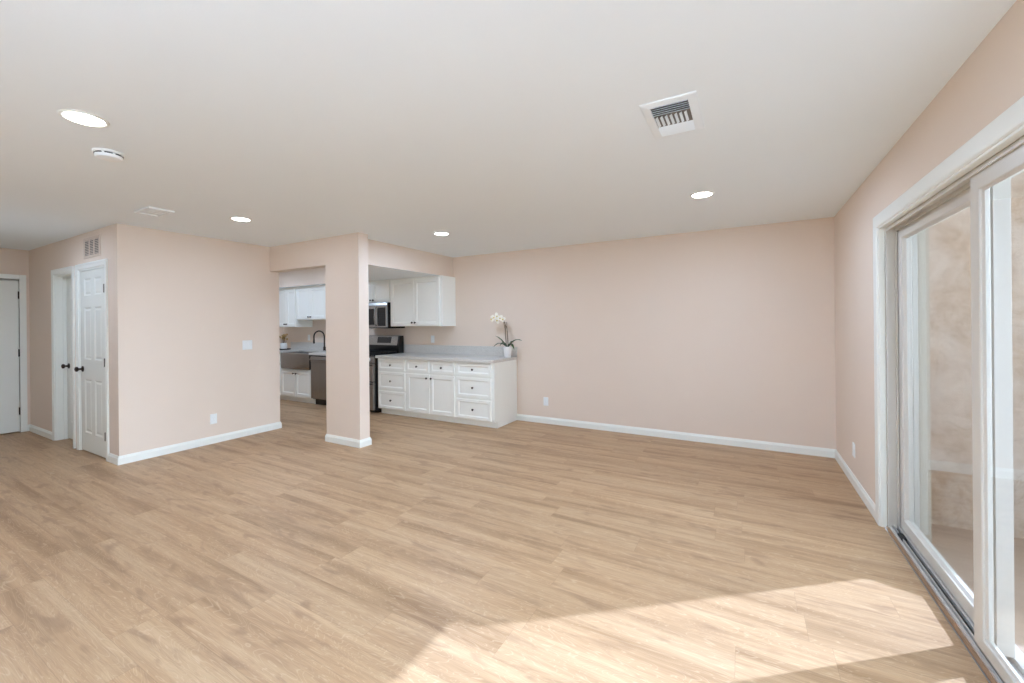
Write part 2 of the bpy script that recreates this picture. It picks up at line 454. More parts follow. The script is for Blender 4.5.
# ------------------------------------------------------------------ hall doors
def casing(name, x0, x1, top, wd, yface, parent=None):
    """U-shaped moulded casing on a wall facing -Y around an opening x0..x1."""
    bm = B()
    prof = [(0.004, 0), (0.004, 0.009), (0.012, 0.013), (wd * .55, 0.015), (wd * .8, 0.019), (wd, 0.016), (wd, 0)]
    path = [((x0, 0), (-1, 0)), ((x0, top), (-1, 1)), ((x1, top), (1, 1)), ((x1, 0), (1, 0))]
    prev = None
    for (px, pz), (ox, oz) in path:
        r = [bm.verts.new((px + ox * a, yface - b, pz + oz * a)) for a, b in prof]
        if prev: loop_faces(bm, prev, r)
        else: bm.faces.new(r)
        prev = r
    bm.faces.new(list(reversed(prev)))
    return struct(name, bm, M['trim'], parent=parent) if parent is None else obj('casing', bm, M['trim'], parent)
def panel_door_bm(o, eu, ev, ew, wd, ht, th, cols, rows):
    """Slab with recessed raised panels; front face at height 0 along ew, back at -th."""
    bm = B(); o, eu, ev, ew = map(Vector, (o, eu, ev, ew))
    us = [0.0]
    for a, b in cols: us += [a, b]
    us.append(wd); vs = [0.0]
    for a, b in rows: vs += [a, b]
    vs.append(ht)
    for i in range(len(us) - 1):
        for j in range(len(vs) - 1):
            if i % 2 == 1 and j % 2 == 1:
                ring_panel(bm, o, eu, ev, ew, us[i], us[i + 1], vs[j], vs[j + 1], [(0, 0), (0.006, -0.004), (0.014, -0.009), (0.02, -0.009), (0.04, -0.003)], False)
            else:
                q = [bm.verts.new(o + eu * a + ev * b) for a, b in ((us[i], vs[j]), (us[i + 1], vs[j]), (us[i + 1], vs[j + 1]), (us[i], vs[j + 1]))]
                bm.faces.new(q)
    bmesh.ops.remove_doubles(bm, verts=bm.verts, dist=0.0002)
    f = [bm.verts.new(o + eu * a + ev * b) for a, b in ((0, 0), (wd, 0), (wd, ht), (0, ht))]
    k = [bm.verts.new(o + eu * a + ev * b - ew * th) for a, b in ((0, 0), (wd, 0), (wd, ht), (0, ht))]
    loop_faces(bm, f, k); bm.faces.new(list(reversed(k)))
    return bm
def door_knob(parent, c, axis):
    bm = B()
    lathe(bm, c, [(0, 0), (0.033, 0), (0.033, 0.004), (0.028, 0.009), (0.013, 0.012), (0.011, 0.03), (0.016, 0.036), (0.026, 0.043), (0.029, 0.053), (0.025, 0.062), (0.014, 0.067), (0, 0.068)], axis, 20)
    return obj('knob', bm, M['bronze'], parent, smooth=True, label='dark bronze round door knob')
def hinge(parent, x, y, z, axis='x'):
    bm = B()
    tube(bm, [(x, y, z - .045), (x, y, z + .045)], 0.010, 8)
    if axis == 'x': box(bm, x - .022, x + 0.004, y + .003, y + .007, z - .044, z + .044)
    else: box(bm, x - .007, x - .003, y - .022, y + .004, z - .044, z + .044)
    return obj('hinge', bm, M['hinge'], parent, smooth=True)
COLS6 = lambda w: [(.115, w / 2 - .05), (w / 2 + .05, w - .115)]
ROWS6 = [(.205, .80), (1.02, 1.60), (1.73, 1.92)]
def jamb_bm(x0, x1, y0, y1, top, stop_y):
    bm = B()
    box(bm, x0, x0 + .018, y0, y1, 0, top); box(bm, x1 - .018, x1, y0, y1, 0, top); box(bm, x0 + .018, x1 - .018, y0, y1, top - .018, top)
    box(bm, x0 + .018, x0 + .029, stop_y, stop_y + .03, 0, top - .018); box(bm, x1 - .029, x1 - .018, stop_y, stop_y + .03, 0, top - .018)
    box(bm, x0 + .029, x1 - .029, stop_y, stop_y + .03, top - .029, top - .018)
    return bm
# closet door, flush with the hall wall
w6 = CL1 - CL0 - .044
d1 = struct('door_1', panel_door_bm((CL0 + .022, YH + .004, .014), (1, 0, 0), (0, 0, 1), (0, -1, 0), w6, 2.005, .035, COLS6(w6), ROWS6), M['door'])
tag(d1, 'white six panel closet door with its dark knob, flush under the wall grille', 'door')
obj('jamb', jamb_bm(CL0, CL1, YH - .001, YH + .119, DH, YH + .042), M['trim'], d1)
casing('casing', CL0 + .004, CL1 - .004, DH - .004, .066, YH, d1)
door_knob(d1, (CL0 + .085, YH + .004, .925), (0, -1, 0))
for z in (1.80, 1.02, .245): hinge(d1, CL1 - .020, YH - .004, z)
# recessed door beside it, closing against the inner side of its deep jamb
w6 = OP1 - OP0 - .044
d2 = struct('door_2', panel_door_bm((OP0 + .022, YH + .098, .014), (1, 0, 0), (0, 0, 1), (0, -1, 0), w6, 2.005, .035, COLS6(w6), ROWS6), M['door'])
tag(d2, 'white panel door set deep in its jamb between closet door and hall end', 'door')
obj('jamb', jamb_bm(OP0, OP1, YH - .001, YH + .14, DH, YH + .066), M['trim'], d2)
casing('casing', OP0 + .004, OP1 - .004, DH - .004, .066, YH, d2)
door_knob(d2, (OP0 + .095, YH + .098, .915), (0, -1, 0))
# flat slab door in the far end wall
d3 = struct('door_3', box(B(), XF - .04, XF - .004, FD0 + .02, FD1 - .004, .014, DH - .018), M['door'], bevel=.002)
tag(d3, 'flat white slab door with dark hinges at the end of the hall', 'door')
bm = B()
box(bm, XF - .12, XF + .016, FD1, FD1 + .062, 0, DH + .062); box(bm, XF - .12, XF + .016, FD0 - .062, FD0, 0, DH + .062); box(bm, XF - .12, XF + .016, FD0, FD1, DH, DH + .062)
box(bm, XF - .12, XF - .05, FD0, FD1, DH - .012, DH)
obj('casing', bm, M['trim'], d3, bevel=.003)
for z in (1.83, 1.06, .285):
    bm = B(); tube(bm, [(XF + .006, FD1 - .004, z - .05), (XF + .006, FD1 - .004, z + .05)], .009, 8)
    obj('hinge', bm, M['bronze'], d3, smooth=True, label='dark hinge barrel')
door_knob(d3, (XF - .004, FD0 + .09, .93), (1, 0, 0))

# ------------------------------------------------------------------ sliding glass door
sl = struct('door_4', box(B(), .818, .97, DY0, DY1, -.055, .012), M['alu'])
tag(sl, 'white framed sliding glass patio door opening onto the stucco walled patio', 'sliding door')
# casing on the room face (flat with a back band), profile swept round the opening
bm = B()
prof = [(-.002, 0), (-.002, 0.010), (0.004, 0.015), (.012, .0165), (.078, 0.0155), (.084, 0.012), (.086, 0)]
prev = None
for (py, pz), (oy, oz) in ((((DY0, 0)), (-1, 0)), ((DY0, DZ), (-1, 1)), ((DY1, DZ), (1, 1)), ((DY1, 0), (1, 0))):
    r = [bm.verts.new((XR - b, py + oy * a, pz + oz * a)) for a, b in prof]
    if prev: loop_faces(bm, prev, r)
    else: bm.faces.new(r)
    prev = r
bm.faces.new(list(reversed(prev)))
obj('casing', bm, M['trim'], sl)
# painted wood return between casing and vinyl frame
bm = B()
box(bm, XR - .006, .815, DY1 - .012, DY1, 0, DZ); box(bm, XR - .006, .815, DY0, DY0 + .012, 0, DZ); box(bm, XR - .006, .815, DY0 + .012, DY1 - .012, DZ - .012, DZ)
obj('jamb_return', bm, M['trim'], sl, bevel=.002)
# vinyl outer frame: jambs and head with two channels each
bm = B()
def ushape(bm, x0, x1, ins0, ins1):
    """One strip of the frame running up both jambs and across the head."""
    a0, a1, b0, b1, t0, t1 = DY0 + ins0, DY0 + ins1, DY1 - ins1, DY1 - ins0, DZ - ins1, DZ - ins0
    box(bm, x0, x1, b0, b1, .012, t1); box(bm, x0, x1, a0, a1, .012, t1); box(bm, x0, x1, a1, b0, t0, t1)
ushape(bm, .816, .970, .012, .020)
ushape(bm, .816, .824, .020, .034)
ushape(bm, .863, .872, .020, .040)
ushape(bm, .945, .970, .020, .036)
obj('frame', bm, M['vinyl'], sl, bevel=.0015)
# sill: nosing, rails and dark channel
obj('threshold', prism(B(), [(.806, 0), (.819, 0), (.819, .014), (.815, .014), (.807, .004)], 1, DY0, DY1), M['wood_edge'], sl, label='thin oak reducer strip along the track')
bm = B()
box(bm, .819, .832, DY0, DY1, .012, .024); box(bm, .838, .843, DY0, DY1 - .03, .012, .034)
box(bm, .862, .874, DY0, DY1 - .03, .012, .034); box(bm, .925, .97, DY0, DY1 - .03, .012, .034)
obj('track_rail', bm, M['alu'], sl, bevel=.0015)
obj('track_channel', box(B(), .843, .862, DY0, DY1 - .03, .012, .0145), M['slot'], sl, label='dark groove of the inner track')
bm = B(); box(bm, .832, .860, 3.43, 3.51, .012, .036); box(bm, .844, .858, 3.40, 3.43, .012, .026)
obj('track_stop', bm, M['slot'], sl, bevel=.003, label='small black stop block in the inner track')
def sash(name, x0, x1, y0, y1, z0, z1, sl0, sl1, tr, br, bead=.016, label=None):
    """Sash with bevelled glazing bead; stile widths sl0 (low Y) and sl1 (high Y)."""
    bm = B()
    xm = (x0 + x1) / 2
    o = [(y0, z0), (y1, z0), (y1, z1), (y0, z1)]
    i = [(y0 + sl0, z0 + br), (y1 - sl1, z0 + br), (y1 - sl1, z1 - tr), (y0 + sl0, z1 - tr)]
    j = [(y0 + sl0 + bead * .3, z0 + br + bead * .3), (y1 - sl1 - bead * .3, z0 + br + bead * .3), (y1 - sl1 - bead * .3, z1 - tr - bead * .3), (y0 + sl0 + bead * .3, z1 - tr - bead * .3)]
    def ring(x, L): return [bm.verts.new((x, a, b)) for a, b in L]
    R = [ring(x0, o), ring(x0, i), ring(x0 + .003, j), ring(xm - .003, j), ring(xm + .003, j), ring(x1 - .003, j), ring(x1, i), ring(x1, o)]
    for a, b in zip(R, R[1:]): loop_faces(bm, a, b)
    loop_faces(bm, R[-1], R[0])
    s = obj(name, bm, M['vinyl'], sl, bevel=.0012, label=label)
    obj('glass_pane', box(B(), xm - .003, xm + .003, j[0][0] - .004, j[1][0] + .004, j[0][1] - .004, j[2][1] + .004), M['glass'], s)
    # inner glazing bead
    bm = B()
    e = .010
    k = [(j[0][0], j[0][1]), (j[1][0], j[1][1]), (j[2][0], j[2][1]), (j[3][0], j[3][1])]
    kk = [(k[0][0] + e, k[0][1] + e), (k[1][0] - e, k[1][1] + e), (k[2][0] - e, k[2][1] - e), (k[3][0] + e, k[3][1] - e)]
    a = [bm.verts.new((x0 + .008, p, q)) for p, q in k]; b = [bm.verts.new((xm - .003, p, q)) for p, q in kk]; c = [bm.verts.new((xm - .003, p, q)) for p, q in k]
    loop_faces(bm, a, b); loop_faces(bm, b, c); loop_faces(bm, c, a)
    obj('glazing_bead', bm, M['vinyl'], s)
    return s
sash('fixed_panel', .875, .925, 2.420, DY1 - .014, .036, DZ - .006, .130, .085, .085, .062)
sash('sliding_panel', .826, .860, DY0 + .03, 2.470, .042, DZ - .026, .070, .070, .068, .046)

# ------------------------------------------------------------------ outside: patio
G = -0.06
bm = box(B(), 1.0, 14, -10, 14, G - .2, G); box(bm, -12, 1.0, -12, REAR - .12, G - .2, G)
struct('ground', bm, M['concrete'])
struct('floor_patio', box(B(), 1.026, 2.6, 1.6, 3.999, G, G + .012), M['paver'])
wl = struct('wall_patio', box(B(), 1.0, 1.955, 4.0, 4.2, G, 2.74), M['stucco'])
bm = B()
a = Vector((1.955, 4.0)); d = Vector((.97, -.26)).normalized(); n = Vector((-d.y, d.x)); e = a + d * 5
f = [(a.x, a.y), (e.x, e.y), (e.x + n.x * .2, e.y + n.y * .2), (a.x, a.y + .2)]
prism(bm, f, 2, G, 1.263)
struct('wall_garden', bm, M['stucco'])
# exterior face and return beside the opening
bm = B()
box(bm, 1.0, 1.025, DY1 + .02, 4.0, G, 2.74); box(bm, 1.0, 1.025, -2.32, SW0, G, 2.74); box(bm, 1.0, 1.025, SW1, DY0 - .02, G, 2.74); box(bm, 1.0, 1.025, SW0, SW1, G, SZ0); box(bm, 1.0, 1.025, SW0, SW1, SZ1, 2.74); box(bm, 1.0, 1.025, DY0 - .02, DY1 + .02, DZ + .02, 2.74)
struct('wall_exterior', bm, M['stucco'])
bm = B()
box(bm, .971, 1.03, DY1 - .02, DY1 + .03, G, DZ + .03); box(bm, .971, 1.03, DY0 - .03, DY0 + .02, G, DZ + .03); box(bm, .971, 1.03, DY0 + .02, DY1 - .02, DZ - .004, DZ + .03)
struct('trim_1', bm, M['cream'])


# ------------------------------------------------------------------ kitchen cabinets
CF = 4.655                      # face of the base cabinets (doors stand proud of it)
def front(name, x0, x1, z0, z1, y, parent, knobs, rail=.052, th=.019):
    bm = ring_panel(B(), (0, y, 0), (1, 0, 0), (0, 0, 1), (0, -1, 0), x0, x1, z0, z1,
                    [(0, 0), (0, th - .003), (.003, th), (rail, th), (rail + .007, th - .004), (rail + .012, th - .011), (rail + .022, th - .011)])
    o = obj(name, bm, M['cabinet'], parent)
    for kx, kz in knobs:
        k = lathe(B(), (kx, y - th, kz), [(0, 0), (.007, 0), (.0055, .010), (.008, .014), (.0145, .018), (.0155, .023), (.012, .028), (0, .030)], (0, -1, 0), 14)
        obj('knob', k, M['bronze'], o, smooth=True, label='dark bronze cabinet knob')
    return o
def base_cabinet(x0, x1, label, drawers=(), doors=(), end=None, name='base_cabinet', top=.872):
    t = thing(name, ((x0 + x1) / 2, CF, 0), label, 'cabinet', 'base cabinets along the kitchen wall')
    bm = B()
    box(bm, x0, x1, CF, YB - .004, .088, top)
    obj('body', bm, M['cabinet'], t)
    obj('toe_kick', box(B(), x0, x1 - (.0 if end else 0), CF + .065, YB - .004, 0, .088), M['cabinet'], t)
    if end: obj('end_panel', prism(B(), [(CF + .065, 0), (YB - .004, 0), (YB - .004, top), (CF, top), (CF, .088), (CF + .065, .088)], 0, x1, x1 + .016), M['cabinet'], t)
    for a, b, z0, z1 in drawers: front('drawer', a, b, z0, z1, CF, t, [((a + b) / 2, (z0 + z1) / 2)], rail=.036)
    for a, b, z0, z1, kx, kz in doors: front('door', a, b, z0, z1, CF, t, [(kx, kz)])
    return t
DR = [(.690, .858), (.394, .664), (.100, .368)]
def stack(a, b): return [(a, b, z0, z1) for z0, z1 in DR]
base_cabinet(-5.030, -4.440, 'white three drawer base cabinet beside the range, under the grey counter', stack(-5.012, -4.455))
base_cabinet(-4.439, -3.515, 'white base cabinet with two doors below two small drawers', [(-4.424, -3.990, .690, .858), (-3.966, -3.532, .690, .858)],
             [(-4.424, -3.982, .100, .664, -4.020, .612), (-3.974, -3.532, .100, .664, -3.936, .612)])
base_cabinet(-3.514, -2.902, 'white three drawer base cabinet with the exposed end panel, below the orchid', stack(-3.498, -2.935), end=True)
SX0, SX1 = -7.56, -6.66
base_cabinet(SX0, SX1, 'white sink base cabinet with two doors under the steel apron sink', (),
             [(SX0 + .02, -7.118, .112, .575, -7.150, .525), (-7.102, SX1 - .02, .112, .575, -7.070, .525)], top=.60)
base_cabinet(-8.20, SX0 - .001, 'white base cabinet mostly hidden behind wall edge, beside the steel sink', [(-8.18, -7.58, .690, .858)], [(-8.18, -7.58, .100, .664, -7.62, .612)])
base_cabinet(-6.035, -5.825, 'narrow white base cabinet between dishwasher and range, behind the pillar', (), [(-6.02, -5.84, .100, .858, -5.87, .80)])

def wall_cabinet(x0, x1, z0, z1, label, split, knob_z, yf=4.935, skirt=True):
    t = thing('wall_cabinet', ((x0 + x1) / 2, YB, z0), label, 'cabinet', 'wall cabinets in the kitchen')
    obj('body', box(B(), x0, x1, yf, YB, z0, z1), M['cabinet'], t, bevel=.0015)
    if skirt: obj('crown_strip', box(B(), x0, x1 - .0, yf - .006, yf, z1 - .024, z1), M['cabinet'], t)
    top = z1 - .028
    front('door', x0 + .012, split - .002, z0 + .008, top, yf, t, [(split - .032, knob_z)])
    front('door', split + .002, x1 - .012 - (.03 if x1 > -4.2 else 0), z0 + .008, top, yf, t, [(split + .032, knob_z)])
    return t
WT = HDR + .006
wall_cabinet(-5.03, -3.972, 1.362, WT, 'tall white two door wall cabinet with exposed end, above the long counter', -4.515, 1.42)
wall_cabinet(-5.815, -5.032, 1.758, WT, 'short white wall cabinet above the microwave', -5.43, 1.80)
wall_cabinet(-7.50, -6.62, 1.498, WT, 'shorter white wall cabinet over the steel sink', -7.075, 1.55)
wall_cabinet(-8.12, -7.504, 1.362, WT, 'taller narrow white wall cabinet above the dried flowers', -7.81, 1.42)

# ------------------------------------------------------------------ counters
CT0, CT1 = .873, .913
def counter(name, label, boxes, splash):
    t = thing(name, (sum(b[0] + b[1] for b in boxes) / len(boxes) / 2, YB, CT0), label, 'countertop')
    bm = B()
    for x0, x1, y0, y1 in boxes: box(bm, x0, x1, y0, y1, CT0, CT1)
    obj('slab', bm, M['quartz'], t, bevel=.003)
    obj('backsplash', box(B(), splash[0], splash[1], YB - .02, YB, CT1, 1.055), M['quartz'], t, bevel=.002)
    return t
counter('countertop', 'long pale grey quartz countertop with low backsplash, holding the white orchid', [(-5.045, -2.876, CF - .04, YB)], (-5.045, -2.876))
counter('countertop', 'pale grey quartz countertop cut around the steel apron sink', [(-8.20, -7.53, CF - .04, YB), (-7.53, -6.69, 5.06, YB), (-6.69, -5.83, CF - .04, YB)], (-8.20, -5.83))

# ------------------------------------------------------------------ sink and faucet
t = thing('apron_sink', (-7.11, CF, .60), 'stainless steel apron front sink set in the grey counter', 'sink')
bm = B(); n = 16
x0, x1, y0, y1, z0, z1 = -7.525, -6.695, CF - .055, 5.055, .605, .892
def bow(x): 
    u = (x - x0) / (x1 - x0) * 2 - 1
    return y0 + .03 * u * u
# bowed apron front
xs = [x0 + (x1 - x0) * i / n for i in range(n + 1)]
A = [bm.verts.new((x, bow(x) + .006, z0)) for x in xs]; A1 = [bm.verts.new((x, bow(x), z0 + .01)) for x in xs]
A2 = [bm.verts.new((x, bow(x), z1 - .01)) for x in xs]; A3 = [bm.verts.new((x, bow(x) + .01, z1)) for x in xs]
C0 = [bm.verts.new((x, y0 + .055, z1)) for x in xs]; C1 = [bm.verts.new((x, y0 + .055, z0)) for x in xs]
loops = [A, A1, A2, A3, C0, C1]
for p, q in zip(loops, loops[1:] + loops[:1]): loop_faces(bm, p, q, closed=False)
bm.faces.new([l[0] for l in loops]); bm.faces.new([l[-1] for l in reversed(loops)])
obj('apron', bm, M['steel'], t, smooth=True)
bm = B()
ring_panel(bm, (0, 0, z1), (1, 0, 0), (0, 1, 0), (0, 0, 1), x0, x1, y0 + .0555, y1, [(0, -.28), (0, -.001), (.014, -.001), (.02, -.01), (.03, -.22), (.05, -.235)])
obj('basin', bm, M['steel'], t)
bm = lathe(B(), (-7.11, 4.84, .66), [(0, 0), (.045, 0), (.045, .003), (.03, .001), (0, .001)], n=16)
obj('drain', bm, M['alu'], t, smooth=True)

t = thing('faucet', (-6.975, 5.14, CT1), 'dark bronze gooseneck faucet behind the steel sink', 'faucet')
fx, fy = -6.975, 5.14
obj('base', lathe(B(), (fx, fy, CT1 + .001), [(0, 0), (.03, 0), (.03, .006), (.024, .012), (.02, .05), (.022, .06), (.016, .075), (0, .075)], n=18), M['bronze'], t, smooth=True)
pts = [(fx, fy, CT1 + .07), (fx, fy, 1.18)]
for k in range(1, 10):
    a = math.pi * k / 9
    pts.append((fx - .062 + .062 * math.cos(a), fy - .065 + .065 * math.cos(a), 1.18 + .105 * math.sin(a)))
pts += [(fx - .124, fy - .13, 1.12)]
obj('spout', tube(B(), pts, .0125, 12), M['bronze'], t, smooth=True)
obj('spray_head', tube(B(), [(fx - .124, fy - .13, 1.125), (fx - .124, fy - .13, 1.06), (fx - .124, fy - .13, 1.05)], [.015, .018, .014], 12), M['bronze'], t, smooth=True)
obj('handle', tube(B(), [(fx + .015, fy, .955), (fx + .045, fy, .96), (fx + .075, fy - .01, 1.0)], [.009, .008, .006], 8), M['bronze'], t, smooth=True)

# ------------------------------------------------------------------ dishwasher
t = thing('dishwasher', (-6.345, CF, 0), 'stainless steel dishwasher with bar handle beside the sink cabinet', 'dishwasher')
obj('body', box(B(), -6.653, -6.04, CF + .01, 5.24, .10, .868), M['black'], t)
bm = B()
y0 = CF - .03
prism(bm, [(CF + .01, .115), (y0 + .004, .115), (y0, .125), (y0, .74), (y0 - .012, .80), (y0 - .004, .852), (CF + .01, .852)], 0, -6.648, -6.045)
obj('door', bm, M['steel'], t, bevel=.003)
bm = B(); tube(bm, [(-6.60, y0 - .05, .80), (-6.09, y0 - .05, .80)], .011, 10)
for x in (-6.58, -6.11): tube(bm, [(x, y0 - .008, .80), (x, y0 - .05, .80)], .008, 8)
obj('handle', bm, M['steel'], t, smooth=True)
obj('kick_plate', box(B(), -6.648, -6.045, CF + .06, CF + .075, 0, .10), M['black'], t)

# ------------------------------------------------------------------ range
t = thing('kitchen_range', (-5.43, 4.62, 0), 'stainless and black gas range with double oven beside the drawer cabinet', 'range')
rx0, rx1 = -5.815, -5.052
obj('body', box(B(), rx0, rx1, 4.62, 5.24, .04, .905), M['black'], t, bevel=.003)
bm = B(); box(bm, rx0 + .03, rx1 - .03, 4.70, 5.2, 0, .04)
obj('foot_plinth', bm, M['black'], t)
def oven_door(z0, z1):
    bm = B(); yd = 4.575
    f = [(rx0 + .004, z0), (rx1 - .004, z0), (rx1 - .004, z1), (rx0 + .004, z1)]
    ring_panel(bm, (0, 4.62, 0), (1, 0, 0), (0, 0, 1), (0, -1, 0), rx0 + .004, rx1 - .004, z0, z1, [(0, 0), (0, .040), (.004, .045), (.075, .045), (.078, .042)])
    o = obj('oven_door', bm, M['steel'], t)
    obj('window', box(B(), rx0 + .08, rx1 - .08, 4.575, 4.5785, z0 + .078, z1 - .078), M['blackglass'], o)
    bm = B(); hz = z1 - .035
    tube(bm, [(rx0 + .04, 4.520, hz), (rx1 - .04, 4.520, hz)], .012, 10)
    for x in (rx0 + .06, rx1 - .06): tube(bm, [(x, 4.576, hz), (x, 4.520, hz)], .009, 8)
    obj('handle', bm, M['steel'], o, smooth=True)
oven_door(.505, .79); oven_door(.06, .495)
bm = prism(B(), [(4.62, .795), (4.578, .80), (4.592, .895), (4.62, .902)], 0, rx0 + .002, rx1 - .002)
cp = obj('control_panel', bm, M['steel'], t, bevel=.002)
for i in range(5):
    x = rx0 + .09 + i * (rx1 - rx0 - .18) / 4
    k = lathe(B(), (x, 4.584, .848), [(0, 0), (.026, 0), (.026, .006), (.02, .01), (.018, .03), (.014, .034), (0, .035)], (0, -1, .13), 16)
    obj('control_knob', k, M['alu'], cp, smooth=True)
obj('cooktop', box(B(), rx0, rx1, 4.60, 5.13, .905, .918), M['black'], t, bevel=.004)
for gx in (rx0 + .02, rx0 + .265, rx0 + .51):
    bm = B(); a, b = gx, gx + .235
    for q in (4.63, 4.86, 5.09): box(bm, a, b, q, q + .012, .935, .951)
    for q in (a, (a + b) / 2 - .006, b - .012): box(bm, q, q + .012, 4.642, 5.09, .935, .951)
    for q in (a, b - .012):
        for r in (4.63, 5.09): box(bm, q, q + .012, r, r + .012, .918, .936)
    obj('grate', bm, M['iron'], t)
for bx_ in (rx0 + .14, rx0 + .385, rx0 + .63):
    for by_ in (4.76, 4.98):
        obj('burner', lathe(B(), (bx_, by_, .918), [(0, 0), (.045, 0), (.045, .008), (.03, .01), (.03, .016), (0, .017)], n=14), M['iron'], t, smooth=True)
bm = prism(B(), [(5.13, .905), (5.125, 1.045), (5.16, 1.205), (5.245, 1.205), (5.245, .905)], 0, rx0, rx1)
bgd = obj('backguard', bm, M['black'], t, bevel=.003)
def slanted(x0, x1, f0, f1, d, mat, name, parent):
    """Thin plate on the slanted face of the backguard, f = fraction up the slope."""
    y = lambda f: 5.125 + .035 * f; z = lambda f: 1.045 + .16 * f
    ny, nz = -.977, .213
    bm = B()
    v = [bm.verts.new((x, y(f) + ny * k, z(f) + nz * k)) for k in (0, d) for x, f in ((x0, f0), (x1, f0), (x1, f1), (x0, f1))]
    for q in ((0, 1, 2, 3), (7, 6, 5, 4), (0, 4, 5, 1), (1, 5, 6, 2), (2, 6, 7, 3), (3, 7, 4, 0)): bm.faces.new([v[i] for i in q])
    return obj(name, bm, mat, parent)
slanted(rx0 + .006, rx1 - .03, .0, .97, .006, M['steel'], 'fascia', bgd)
slanted(-5.555, -5.235, .22, .85, .0085, M['display'], 'display', bgd)

# ------------------------------------------------------------------ microwave
t = thing('microwave', (-5.43, YB, 1.33), 'stainless over the range microwave with black window and vertical handle', 'microwave')
mx0, mx1, my = -5.812, -5.036, 4.875
obj('body', box(B(), mx0, mx1, my, 5.262, 1.332, 1.754), M['black'], t, bevel=.002)
bm = B()
ring_panel(bm, (0, my, 0), (1, 0, 0), (0, 0, 1), (0, -1, 0), mx0 + .004, -5.258, 1.345, 1.70, [(0, 0), (0, .022), (.004, .026), (.045, .026), (.047, .022)])
dd = obj('door', bm, M['steel'], t)
obj('window', box(B(), mx0 + .052, -5.306, my - .0235, my - .022, 1.393, 1.652), M['blackglass'], dd)
bm = B(); tube(bm, [(-5.274, my - .028, 1.37), (-5.274, my - .052, 1.40), (-5.274, my - .062, 1.52), (-5.274, my - .052, 1.65), (-5.274, my - .028, 1.685)], .010, 10)
obj('handle', bm, M['steel'], dd, smooth=True)
obj('trim_frame', ring_panel(B(), (0, my, 0), (1, 0, 0), (0, 0, 1), (0, -1, 0), -5.254, mx1 - .002, 1.345, 1.70, [(0, 0), (0, .022), (.003, .026), (.022, .026), (.022, .024)]), M['steel'], t)
kp = obj('keypad', box(B(), -5.23, mx1 - .026, my - .0265, my - .024, 1.372, 1.672), M['blackglass'], t)
for r in range(6):
    bm = B()
    for c_ in range(3):
        x = -5.20 + c_ * .045
        box(bm, x, x + .028, my - .0275, my - .0265, 1.395 + r * .034, 1.412 + r * .034)
    obj('key_row', bm, M['slot'], kp)
obj('top_vent', prism(B(), [(my, 1.704), (my - .024, 1.706), (my - .012, 1.75), (my, 1.752)], 0, mx0 + .004, mx1 - .002), M['steel'], t)

# ------------------------------------------------------------------ orchid on the long counter
def leaf_bm(base, tip, width, lift, n=10, droop=0.0):
    base, tip = Vector(base), Vector(tip); d = tip - base
    side = d.cross(Vector((0, 0, 1))).normalized()
    bm = B(); L = []; th = .002
    for i in range(n + 1):
        u = i / n
        p = base + d * u + Vector((0, 0, lift * math.sin(math.pi * u) - droop * u * u))
        wd = width * (math.sin(math.pi * min(1, u * .9 + .1)) ** .7) if i < n else .0006
        L.append([bm.verts.new(p - side * wd + Vector((0, 0, wd * .35))), bm.verts.new(p), bm.verts.new(p + side * wd + Vector((0, 0, wd * .35)))] +
                 [bm.verts.new(p + side * wd + Vector((0, 0, wd * .35 - th))), bm.verts.new(p - Vector((0, 0, th * 1.5))), bm.verts.new(p - side * wd + Vector((0, 0, wd * .35 - th)))])
    for a, b in zip(L, L[1:]): loop_faces(bm, a, b)
    bm.faces.new(L[0]); bm.faces.new(list(reversed(L[-1])))
    return bm
ox, oy, oz = -2.945, 5.11, CT1 + .001
t = thing('potted_orchid', (ox, oy, oz), 'white flowering orchid in a small white pot at the end of the long counter', 'plant')
obj('pot', lathe(B(), (ox, oy, oz), [(0, 0), (.046, 0), (.049, .004), (.068, .148), (.069, .152), (.064, .152), (.060, .13), (0, .13)], n=28), M['pot'], t, smooth=True)
obj('soil', lathe(B(), (ox, oy, oz + .128), [(0, .012), (.03, .012), (.0575, .004), (.0575, 0), (0, 0)], n=18), M['soil'], t, smooth=True)
cz = oz + .14
for tip, wd, lift, droop in (((-.19, -.02, .165), .026, .02, 0), ((-.25, .02, .02), .022, .05, .02), ((.235, -.01, .10), .026, .05, .0), ((.14, -.06, .0), .026, .05, .02), ((.07, .06, .07), .024, .04, 0.0), ((-.07, -.10, .04), .026, .05, .02)):
    obj('leaf', leaf_bm((ox + tip[0] * .04, oy + tip[1] * .04, cz), (ox + tip[0], oy + tip[1], cz + tip[2]), wd, lift, droop=droop), M['leaf'], t, smooth=True)
s1 = [(ox - .012, oy, cz), (ox - .03, oy, cz + .12), (ox - .035, oy - .005, cz + .25), (ox - .06, oy - .01, cz + .37), (ox - .10, oy - .015, cz + .425), (ox - .17, oy - .02, cz + .44), (ox - .24, oy - .025, cz + .42)]
s2 = [(ox + .012, oy, cz), (ox + .005, oy + .004, cz + .12), (ox - .008, oy + .004, cz + .25), (ox - .045, oy, cz + .35), (ox - .08, oy, cz + .40), (ox - .14, oy + .01, cz + .42)]
def smooth_path(p, n=5):
    p = [Vector(q) for q in p]; out = []
    for i in range(len(p) - 1):
        a, b, c, d = p[max(i - 1, 0)], p[i], p[i + 1], p[min(i + 2, len(p) - 1)]
        for k in range(n):
            u = k / n
            out.append(.5 * (2 * b + (c - a) * u + (2 * a - 5 * b + 4 * c - d) * u * u + (3 * b - a - 3 * c + d) * u ** 3))
    return out + [p[-1]]
for s_ in (s1, s2): obj('flower_stem', tube(B(), smooth_path(s_), .0045, 8), M['stem'], t, smooth=True)
for dx in (-.022, .004): obj('stake', tube(B(), [(ox + dx, oy + .008, cz - .01), (ox + dx - .018, oy + .004, cz + .36)], .0045, 8), M['stake'], t, smooth=True)
